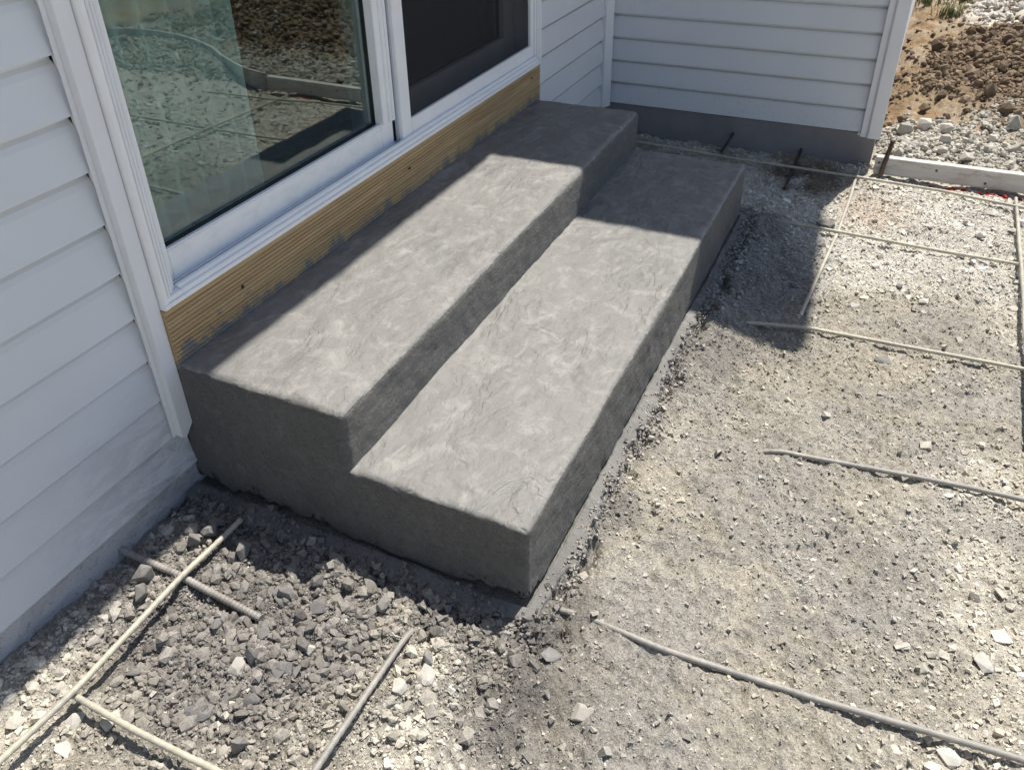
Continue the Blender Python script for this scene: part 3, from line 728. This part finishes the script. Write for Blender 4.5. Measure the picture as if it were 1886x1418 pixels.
rod('reinforcing_rod', [(.655, -1.12, -.094), (.665, -1.17, -.082), (.688, -1.363, -.078), (.703, -1.519, -.073), (.712, -1.672, -.07), (.72, -2.7, -.07)], .0058, m_rodg, 'dusty rod emerging from the dirt at the middle of the right edge', group=GR)
rod('reinforcing_rod', [(1.215, -.95, -.104), (1.225, -1.02, -.095), (1.252, -1.152, -.092), (1.257, -1.426, -.088), (1.27, -1.698, -.088), (1.28, -2.9, -.088)], .0056, m_rod, 'pale rod running right from the tip of the wing shadow', group=GR)
rod('reinforcing_rod', [(1.962, -.80, -.108), (1.966, -1.069, -.109), (1.951, -1.50, -.112), (1.947, -1.728, -.110), (1.95, -3.0, -.110)], .0056, m_rod, 'pale rod from the far end of the lower step, crossing the shadow edge', group=GR)
rod('reinforcing_rod', [(2.580, -.12, -.120), (2.576, -.213, -.120), (2.54, -.652, -.120), (2.522, -1.171, -.118), (2.505, -1.481, -.120), (2.455, -1.749, -.120), (2.43, -2.2, -.118)], .0056, m_rod, 'long yellow rod along the foot of the wing wall', group=GR)
rod('reinforcing_rod', [(2.56, -1.728, -.128), (1.898, -1.716, -.100), (1.458, -1.706, -.089), (.758, -1.690, -.066), (.20, -1.690, -.060), (-.9, -1.70, -.06)], .0056, m_rod, 'rod running down the right edge of the picture', group=GR)
rod('reinforcing_rod', [(2.66, -1.155, -.128), (2.53, -1.155, -.129), (2.30, -1.155, -.122), (2.0, -1.150, -.121), (1.60, -1.132, -.100), (1.32, -1.118, -.098)], .0056, m_rod, 'short pale rod from the wing corner ending beside the shadow', group=GR)
rod('steel_dowel', [(2.745, -.906, -.112), (2.66, -.906, -.121), (2.336, -.906, -.136)], .0055, m_dkst, 'dark steel dowel lying in the shaded gravel by the wing foundation', group='steel dowels', ribs=.009, rib=.001, step=.003, wob=0)
rod('steel_dowel', [(2.745, -.606, -.078), (2.70, -.601, -.091), (2.64, -.580, -.14)], .0052, m_dkst, 'short dark dowel poking up behind the yellow rod', group='steel dowels', ribs=.009, rib=.001, step=.003, wob=0)

# ---------------------------------------------------------------- loose stones
CUBE_V = np.array([(-1, -1, -1), (1, -1, -1), (1, 1, -1), (-1, 1, -1), (-1, -1, 1), (1, -1, 1), (1, 1, 1), (-1, 1, 1)], float)*.6
CUBE_F = np.array([(0, 2, 1), (0, 3, 2), (4, 5, 6), (4, 6, 7), (0, 1, 5), (0, 5, 4), (1, 2, 6), (1, 6, 5), (2, 3, 7), (2, 7, 6), (3, 0, 4), (3, 4, 7)])
ph = (1+5**.5)/2
ICO_V = np.array([(-1, ph, 0), (1, ph, 0), (-1, -ph, 0), (1, -ph, 0), (0, -1, ph), (0, 1, ph), (0, -1, -ph), (0, 1, -ph), (ph, 0, -1), (ph, 0, 1), (-ph, 0, -1), (-ph, 0, 1)])/math.sqrt(1+ph*ph)
ICO_F = np.array([(0, 11, 5), (0, 5, 1), (0, 1, 7), (0, 7, 10), (0, 10, 11), (1, 5, 9), (5, 11, 4), (11, 10, 2), (10, 7, 6), (7, 1, 8), (3, 9, 4), (3, 4, 2), (3, 2, 6), (3, 6, 8), (3, 8, 9), (4, 9, 5), (2, 4, 11), (6, 2, 10), (8, 6, 7), (9, 8, 1)])
def stones(px, py, size, col, flat=(.3, .6), sink=.25, tilt=.5, base=None, kind='cube', zf=gz):
    n = len(px); BV, BF = (CUBE_V, CUBE_F) if kind == 'cube' else (ICO_V, ICO_F)
    V = np.repeat(BV[None], n, 0)
    if kind == 'cube': V = V + rng.uniform(-.34, .34, V.shape)
    else: V = V*rng.uniform(.72, 1.15, (n, len(BV), 1))
    sc = np.stack([np.ones(n), rng.uniform(.5, .95, n), rng.uniform(*flat, n)], 1)
    V = V*sc[:, None, :]*(size*.5)[:, None, None]
    a = rng.uniform(0, 2*np.pi, n); tx = rng.normal(0, tilt, n); ty = rng.normal(0, tilt, n)
    ca, sa = np.cos(a), np.sin(a); cx, sx = np.cos(tx), np.sin(tx); cy, sy = np.cos(ty), np.sin(ty)
    V = np.stack([V[..., 0]*cy[:, None]+V[..., 2]*sy[:, None], V[..., 1], -V[..., 0]*sy[:, None]+V[..., 2]*cy[:, None]], -1)
    V = np.stack([V[..., 0], V[..., 1]*cx[:, None]-V[..., 2]*sx[:, None], V[..., 1]*sx[:, None]+V[..., 2]*cx[:, None]], -1)
    V = np.stack([V[..., 0]*ca[:, None]-V[..., 1]*sa[:, None], V[..., 0]*sa[:, None]+V[..., 1]*ca[:, None], V[..., 2]], -1)
    hh = V[..., 2].max(1)
    zz = zf(px, py)+hh*(1-2*sink*rng.uniform(.5, 1.5, n))
    V = V+np.stack([px, py, zz], 1)[:, None, :]
    k = len(BV)
    F = BF[None]+(np.arange(n)*k)[:, None, None]
    return V.reshape(-1, 3), F.reshape(-1, 3), np.repeat(col, k, 0)
def merge(name, sets, m, label, cat, parent=None):
    Vs, Fs, Cs = [], [], []; off = 0
    for V, F, c in sets: Vs.append(V); Fs.append(F+off); Cs.append(c); off += len(V)
    me = mesh_np(name, np.concatenate(Vs), np.concatenate(Fs)); set_col(me, np.clip(np.concatenate(Cs), .01, .85))
    o = link(name, me, m, parent)
    if parent: o['kind'] = 'stuff'; return o
    return tag(o, label, cat, kind='stuff')
def scatter(n, box_, dens):
    x = rng.uniform(box_[0], box_[1], n); y = rng.uniform(box_[2], box_[3], n)
    k = rng.random(n) < dens(x, y)
    lw = np.where(x < 0, .048, .030)
    k &= (step_dist(x, y) > lw*.9+.01) & ~((x > 2.725) & (y > -1.2)) & (y < .008) & ~((x > 2.615) & (x < 2.675) & (y < -1.2) & (y > -1.95))
    return x[k], y[k]
def off_rods(x, y, m=.016):
    k = (np.abs(y+.174) < m) & (x < -.07) | (np.abs(x+.235) < m) & (y > -.375) | (np.abs(x+.505) < m) & (y < -.16) | (np.abs(y+.638) < m) & (x < -.11)
    return ~k
def scol(x, y, br=1.15, var=.16, pale=.0):
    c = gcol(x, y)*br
    v = rng.normal(1, var, len(x)).clip(.55, 1.6)
    c = c*v[:, None]
    if pale:
        k = rng.random(len(x)) < pale
        c[k] = np.array([.60, .57, .50])*rng.uniform(.8, 1.1, (k.sum(), 1))
    return c
def pile(x, y):    # loose grey rubble at the near end of the steps
    return np.clip(1.5*blob(x, y, -.20, -.33, .27, .30)+blob(x, y, -.12, -.58, .14, .18), 0, 1)
def paledens(x, y):
    w = sstep(1.3, 1.8, x+.4*fbm(x, y, .35, 3, 11))*.9
    for cx, cy, r in ((.76, -1.66, .14), (.28, -1.6, .15), (.02, -1.62, .15), (.47, -1.6, .1), (-.32, -.7, .18), (-.62, -.12, .14), (-.62, -.5, .2), (-.47, -.8, .2)):
        w = np.maximum(w, blob(x, y, cx, cy, r))
    return w
NB = (-.80, 2.72, -1.86, .005)
sets = []
# fine chips everywhere, thinner on the packed dust
x, y = scatter(120000, NB, lambda x, y: np.clip(.30+.50*sstep(-.05, .28, fbm(x, y, .15, 3, 41))+.6*paledens(x, y)+.4*pile(x, y), 0, 1))
sets.append(stones(x, y, rng.lognormal(math.log(.0058), .42, len(x)).clip(.003, .015), scol(x, y, 1.08, .15, .03), (.35, .75), .45, .6))
# medium chips
x, y = scatter(17000, NB, lambda x, y: off_rods(x, y)*np.clip(.05+.30*sstep(.02, .3, fbm(x, y, .2, 3, 42))+.75*paledens(x, y)+.55*pile(x, y), 0, 1))
sets.append(stones(x, y, rng.lognormal(math.log(.0135), .35, len(x)).clip(.007, .028), scol(x, y, 1.08, .14, .04), (.3, .7), .48, .5))
# larger flakes
x, y = scatter(2600, NB, lambda x, y: off_rods(x, y, .024)*np.clip(.02+.05*sstep(0, .3, fbm(x, y, .3, 3, 43))+.42*paledens(x, y)+.2*pile(x, y), 0, 1))
sets.append(stones(x, y, rng.lognormal(math.log(.024), .25, len(x)).clip(.014, .042), scol(x, y, 1.15, .15, .06), (.2, .5), .3, .4))
# rubble
x, y = scatter(11000, (-.62, 0, -.85, -.01), lambda x, y: pile(x, y)*off_rods(x, y))
sets.append(stones(x, y, rng.lognormal(math.log(.0100), .60, len(x)).clip(.004, .038), scol(x, y, 1.15, .16), (.3, .75), .36, .4, kind='ico'))
# crumbs along the broken rim of the ledge
t = rng.uniform(0, 1, 2600); fr_ = t < .7
x = np.where(fr_, rng.uniform(-.05, 1.8, 2600), rng.normal(-.062, .020, 2600)); y = np.where(fr_, SY1-rng.normal(.054, .018, 2600), rng.uniform(-.86, -.03, 2600))
kk = ~fr_ | (fbm(x, y, .11, 3, 91) > rng.normal(.02, .10, 2600))
x = x[kk]; y = y[kk]; fr_ = fr_[kk]
sets.append(stones(x, y, (rng.lognormal(math.log(.0095), .40, len(x))*np.where(fr_, 1, 1.6)).clip(.004, .032), scol(x, y, 1.1, .18), (.4, .9), .25, .8))
n_ = 1500; t = rng.random(n_) < .62
x = np.where(t, rng.uniform(-.02, 1.85, n_), -rng.uniform(.012, .07, n_)); y = np.where(t, SY1-.008-rng.power(2, n_)*.05, rng.uniform(-.85, -.02, n_))
sets.append(stones(x, y, rng.lognormal(math.log(.006), .45, n_).clip(.003, .018), scol(x, y, 1.15, .14), (.4, .9), .3, .6, zf=lambda x, y: np.full_like(x, LEDGE_Z+.0005)))
x, y = scatter(16000, (-.64, 0, -.90, -.01), lambda x, y: pile(x, y))
sets.append(stones(x, y, rng.lognormal(math.log(.0048), .35, len(x)).clip(.0025, .010), scol(x, y, 1.2, .16), (.4, .9), .3, .6))
merge('gravel', sets, m_stone, 'crushed stone chips and mortar crumbs spread over the ground', 'gravel')
# far side gravel, in view past the corner and mirrored in the glass
sets = []
def zfar(x, y): return gz(x, y)
x, y = scatter(16000, (2.70, 3.55, -3.6, -1.15), lambda x, y: np.clip(sstep(3.3, 2.95, x+.35*fbm(x, y, .35, 4, 11)+.25*fbm(x, y, .12, 4, 12)-.12*sstep(-1.3, -1.8, y)), 0, 1))
sets.append(stones(x, y, rng.lognormal(math.log(.018), .4, len(x)).clip(.008, .045), np.array([.48, .45, .39])*rng.normal(1, .15, (len(x), 1)), (.4, .8), .25, .6, kind='ico'))
x, y = scatter(9000, (-1.2, 3.1, -4.0, -1.86), lambda x, y: np.full_like(x, .8))
sets.append(stones(x, y, rng.lognormal(math.log(.019), .4, len(x)).clip(.008, .05), np.array([.50, .48, .43])*rng.normal(1, .2, (len(x), 1)), (.35, .7), .3, .5))
merge('fill_gravel', sets, m_stone, 'pale limestone gravel behind the form board and over the open patio bed', 'gravel')
# soil heap: clods all over the brown mound
sets = []
x, y = scatter(34000, (2.95, 5.4, -3.9, -1.1), lambda x, y: np.clip(sstep(.0, .08, heap(x, y)[0]+.06*fbm(x, y, .25, 3, 12))*.9+.05, 0, 1))
sets.append(stones(x, y, rng.lognormal(math.log(.019), .5, len(x)).clip(.007, .08), np.array([.235, .175, .12])*rng.normal(1, .22, (len(x), 1)), (.5, .95), .3, .8, kind='ico'))
merge('soil_clods', sets, m_stone, 'loose brown soil clods covering the dug-out earth heap', 'soil')
sets = []
x, y = scatter(7000, (4.2, 6.6, -3.6, -1.3), lambda x, y: np.clip(sstep(.03, .09, heap(x, y)[1]-.7*heap(x, y)[0]+.05*fbm(x, y, .12, 4, 12)), 0, 1))
sets.append(stones(x, y, rng.lognormal(math.log(.04), .35, len(x)).clip(.015, .09), np.array([.60, .565, .51])*rng.normal(1, .13, (len(x), 1)), (.45, .85), .25, .6, kind='ico'))
merge('heap_gravel', sets, m_stone, 'white gravel heap behind the brown soil', 'gravel')

# single stones and clods that can be picked out
def rock_mesh(seed, flat, n=13):
    r_ = random.Random(seed); bm = bmesh.new()
    for k in range(n):
        d = Vector((r_.gauss(0, 1), r_.gauss(0, 1), r_.gauss(0, 1))).normalized()*r_.uniform(.82, 1.12)
        bm.verts.new((d.x, d.y*.74, d.z*flat))
    h = bmesh.ops.convex_hull(bm, input=bm.verts)
    bmesh.ops.delete(bm, geom=[v_ for v_ in bm.verts if not v_.link_faces], context='VERTS')
    bmesh.ops.recalc_face_normals(bm, faces=bm.faces)
    bmesh.ops.bevel(bm, geom=list(bm.edges), offset=.05, segments=1, affect='EDGES', clamp_overlap=True)
    return bm_mesh('stone', bm)
FL = [rock_mesh(k, .36) for k in range(8)]; RD = [rock_mesh(20+k, .75, 16) for k in range(8)]
def rock(x_, y_, s, m, label, cat, group=None, name='stone', flat=True, rz=None, tilt=.15, dz=0):
    src = random.choice(FL if flat else RD)
    key = (src.name, m.name)
    if key not in RK: q = src.copy(); q.materials.append(m); RK[key] = q
    o = bpy.data.objects.new(name, RK[key]); C.objects.link(o)
    zb = float(gz(np.array([x_]), np.array([y_]))[0])
    o.location = (x_, y_, zb+s*.5*(.20 if flat else .45)+dz); o.scale = (s*.55,)*3
    o.rotation_euler = (random.gauss(0, tilt), random.gauss(0, tilt), random.uniform(0, 6.28) if rz is None else rz)
    return tag(o, label, cat, group)
RK = {}
rock(-.337, -.391, .040, m_rk_white, 'bright white pebble alone in the grey rubble below the dowel', 'stone', flat=False)
rock(-.424, -.386, .045, m_rk_grey, 'flat grey flake right of the bottom left yellowish rod', 'stone')
rock(-.251, -.489, .032, m_rk_pale, 'pale stone left of the dusty grey rod, right of the white pebble', 'stone', flat=False)
rock(-.300, -.330, .020, m_rk_pale, 'small cream pebble above the bright white pebble', 'stone', flat=False)
rock(-.128, -.228, .045, m_clod, 'rounded grey clod just right of the long rod near its tip', 'clod', name='clod', flat=False, dz=.008)
rock(-.124, -.140, .042, m_clod, 'pale grey clod left of the long rod at the top of the rubble pile', 'clod', name='clod', flat=False, dz=.008)
rock(-.158, -.118, .042, m_clod, 'grey clod beside the shaded foundation at the top of the rubble pile', 'clod', name='clod', flat=False, dz=.006)
rock(-.262, -.085, .055, m_clod, 'dark crumbling clod between the dowel and the left foundation', 'clod', name='clod', flat=False, dz=.004)
rock(-.300, -.110, .050, m_clod, 'crumbling clod left of the long rod below the dowel hole', 'clod', name='clod', flat=False, dz=.004)
rock(.243, -1.594, .042, m_rk_white, 'squared white stone near the right edge in the lower right', 'stone', rz=.6)
rock(.034, -1.543, .042, m_rk_white, 'white stone under the foreground rod at the bottom right', 'stone')
rock(-.150, -.985, .046, m_rk_pale, 'long pale stone embedded in the grey smear at the bottom middle', 'stone', rz=-1.0)
rock(-.202, -.709, .046, m_rk_white, 'long white flake right of the dusty grey rod', 'stone', rz=.5)
rock(-.245, -.678, .040, m_rk_white, 'white chip touching the dusty grey rod', 'stone', rz=.8)
rock(-.076, -.898, .046, m_rk_grey, 'upright grey flake in front of the near corner of the lower step', 'stone', tilt=.5)
rock(1.173, -1.358, .050, m_clod, 'grey stone just below the pale rod right of the shadow tip', 'stone')
rock(1.255, -1.140, .030, m_rk_white, 'small white stone at the tip of the wing shadow', 'stone', flat=False)
rock(2.03, -1.10, .075, m_clod, 'olive grey stone at the diagonal shadow edge beside the short pale rod', 'stone')
for k in range(20):
    for _ in range(40):
        x_ = random.uniform(-.50, -.03); y_ = random.uniform(-.74, -.06)
        if random.random() < float(pile(np.array([x_]), np.array([y_]))[0]) and float(step_dist(np.array([x_]), np.array([y_]))[0]) > .10 and off_rods(np.array([x_]), np.array([y_]), .035)[0]: break
    rock(x_, y_, random.uniform(.022, .040), m_rk_grey if k % 3 else m_clod, 'angular grey mortar-dusted stone in the rubble at the near end of the steps', 'stone', 'grey rubble stones at the near end of the steps', flat=(k % 3 != 0), tilt=.35, dz=.004)
for k in range(12):
    rock(random.uniform(-.72, -.50), random.uniform(-.55, -.05), random.uniform(.025, .05), random.choice([m_rk_pale, m_rk_white, m_rk_grey]), 'pale angular stone in the bottom left corner along the foundation', 'stone', 'pale stones in the bottom left corner', tilt=.25)
for k in range(14):
    rock(random.uniform(1.35, 2.45), random.uniform(-1.72, -1.16), random.uniform(.028, .05), random.choice([m_rk_white, m_rk_pale, m_rk_white, m_rk_grey]), 'white limestone chip lying between the far rods', 'stone', 'limestone chips between the far rods', tilt=.25)
for k in range(10):
    rock(random.uniform(-.05, .9), random.uniform(-1.72, -1.42), random.uniform(.018, .032), random.choice([m_rk_white, m_rk_pale]), 'white limestone chip near the right edge of the bed', 'stone', 'limestone chips near the right edge', tilt=.25)
BIG = [(3.08, -1.295, .075, 'rounded pale rock nearest the wing corner beyond the form board'), (3.15, -1.37, .09, 'pale rock half sunk in tan soil beyond the form board, second from the wing'), (3.13, -1.46, .075, 'bright domed rock in the middle of the row behind the form board'), (3.22, -1.72, .085, 'pale rock at the right edge behind the form board'), (2.86, -1.455, .060, 'pale rock sitting just behind the form board'), (2.76, -1.29, .055, 'dark shaded rock close behind the top of the stake')]
for x_, y_, s_, lb in BIG: rock(x_, y_, s_, m_rk_pale, lb, 'rock', 'rocks behind the form board', name='rock', flat=False, dz=.01)
for k in range(16):
    rock(random.uniform(2.78, 3.35), random.uniform(-1.95, -1.27), random.uniform(.035, .07), random.choice([m_rk_pale, m_rk_white]), 'white limestone rock in the fill behind the form board', 'rock', 'limestone rocks in the fill behind the form board', name='rock', flat=False, dz=.006)
for k in range(14):
    x_ = random.uniform(3.2, 4.6); y_ = random.uniform(-2.1, -1.22)
    rock(x_, y_, random.uniform(.04, .09), m_soilc, 'dark brown soil clod on the earth heap beyond the wing corner', 'clod', 'soil clods on the earth heap', name='clod', flat=False, dz=.005)

# grass tufts on the tan ground at the far top right
def tuft(x_, y_, h, n, sp):
    V = []; F = []
    zb = float(gz(np.array([x_]), np.array([y_]))[0])
    for k in range(n):
        a = random.uniform(0, 6.28); r0 = abs(random.gauss(0, sp)); bx = r0*math.cos(a); by = r0*math.sin(a)
        ln = random.uniform(.5, 1)*h; le = random.uniform(.1, .7)*ln; b_ = random.uniform(0, 6.28); w = .004
        dx, dy = math.cos(b_), math.sin(b_); i = len(V)
        for t_ in (0, .5, 1):
            cx = bx+dx*le*t_*t_; cy = by+dy*le*t_*t_; cz = ln*t_*(1-.25*t_)
            ww = w*(1-t_*.9); V += [(cx-dy*ww, cy+dx*ww, cz), (cx+dy*ww, cy-dx*ww, cz)]
        F += [(i, i+1, i+3, i+2), (i+2, i+3, i+5, i+4)]
    me = bpy.data.meshes.new('grass_tuft'); me.from_pydata(V, [], F)
    o = link('grass_tuft', me, m_grass); o.location = (x_, y_, zb)
    return o
GT = [(5.75, -1.27, .12, 'grass tuft against the far edge of the wing corner'), (5.35, -1.42, .14, 'green grass tuft left of the white gravel heap'), (5.75, -1.50, .15, 'larger grass tuft at the top edge left of the white gravel heap'), (6.05, -1.80, .14, 'grass tuft at the top right above the white gravel heap'), (6.2, -1.62, .12, 'small grass tuft at the top edge between the others')]
for x_, y_, h_, lb in GT: tag(tuft(x_, y_, h_, 90, .07), lb, 'grass', 'grass tufts beyond the heaps')
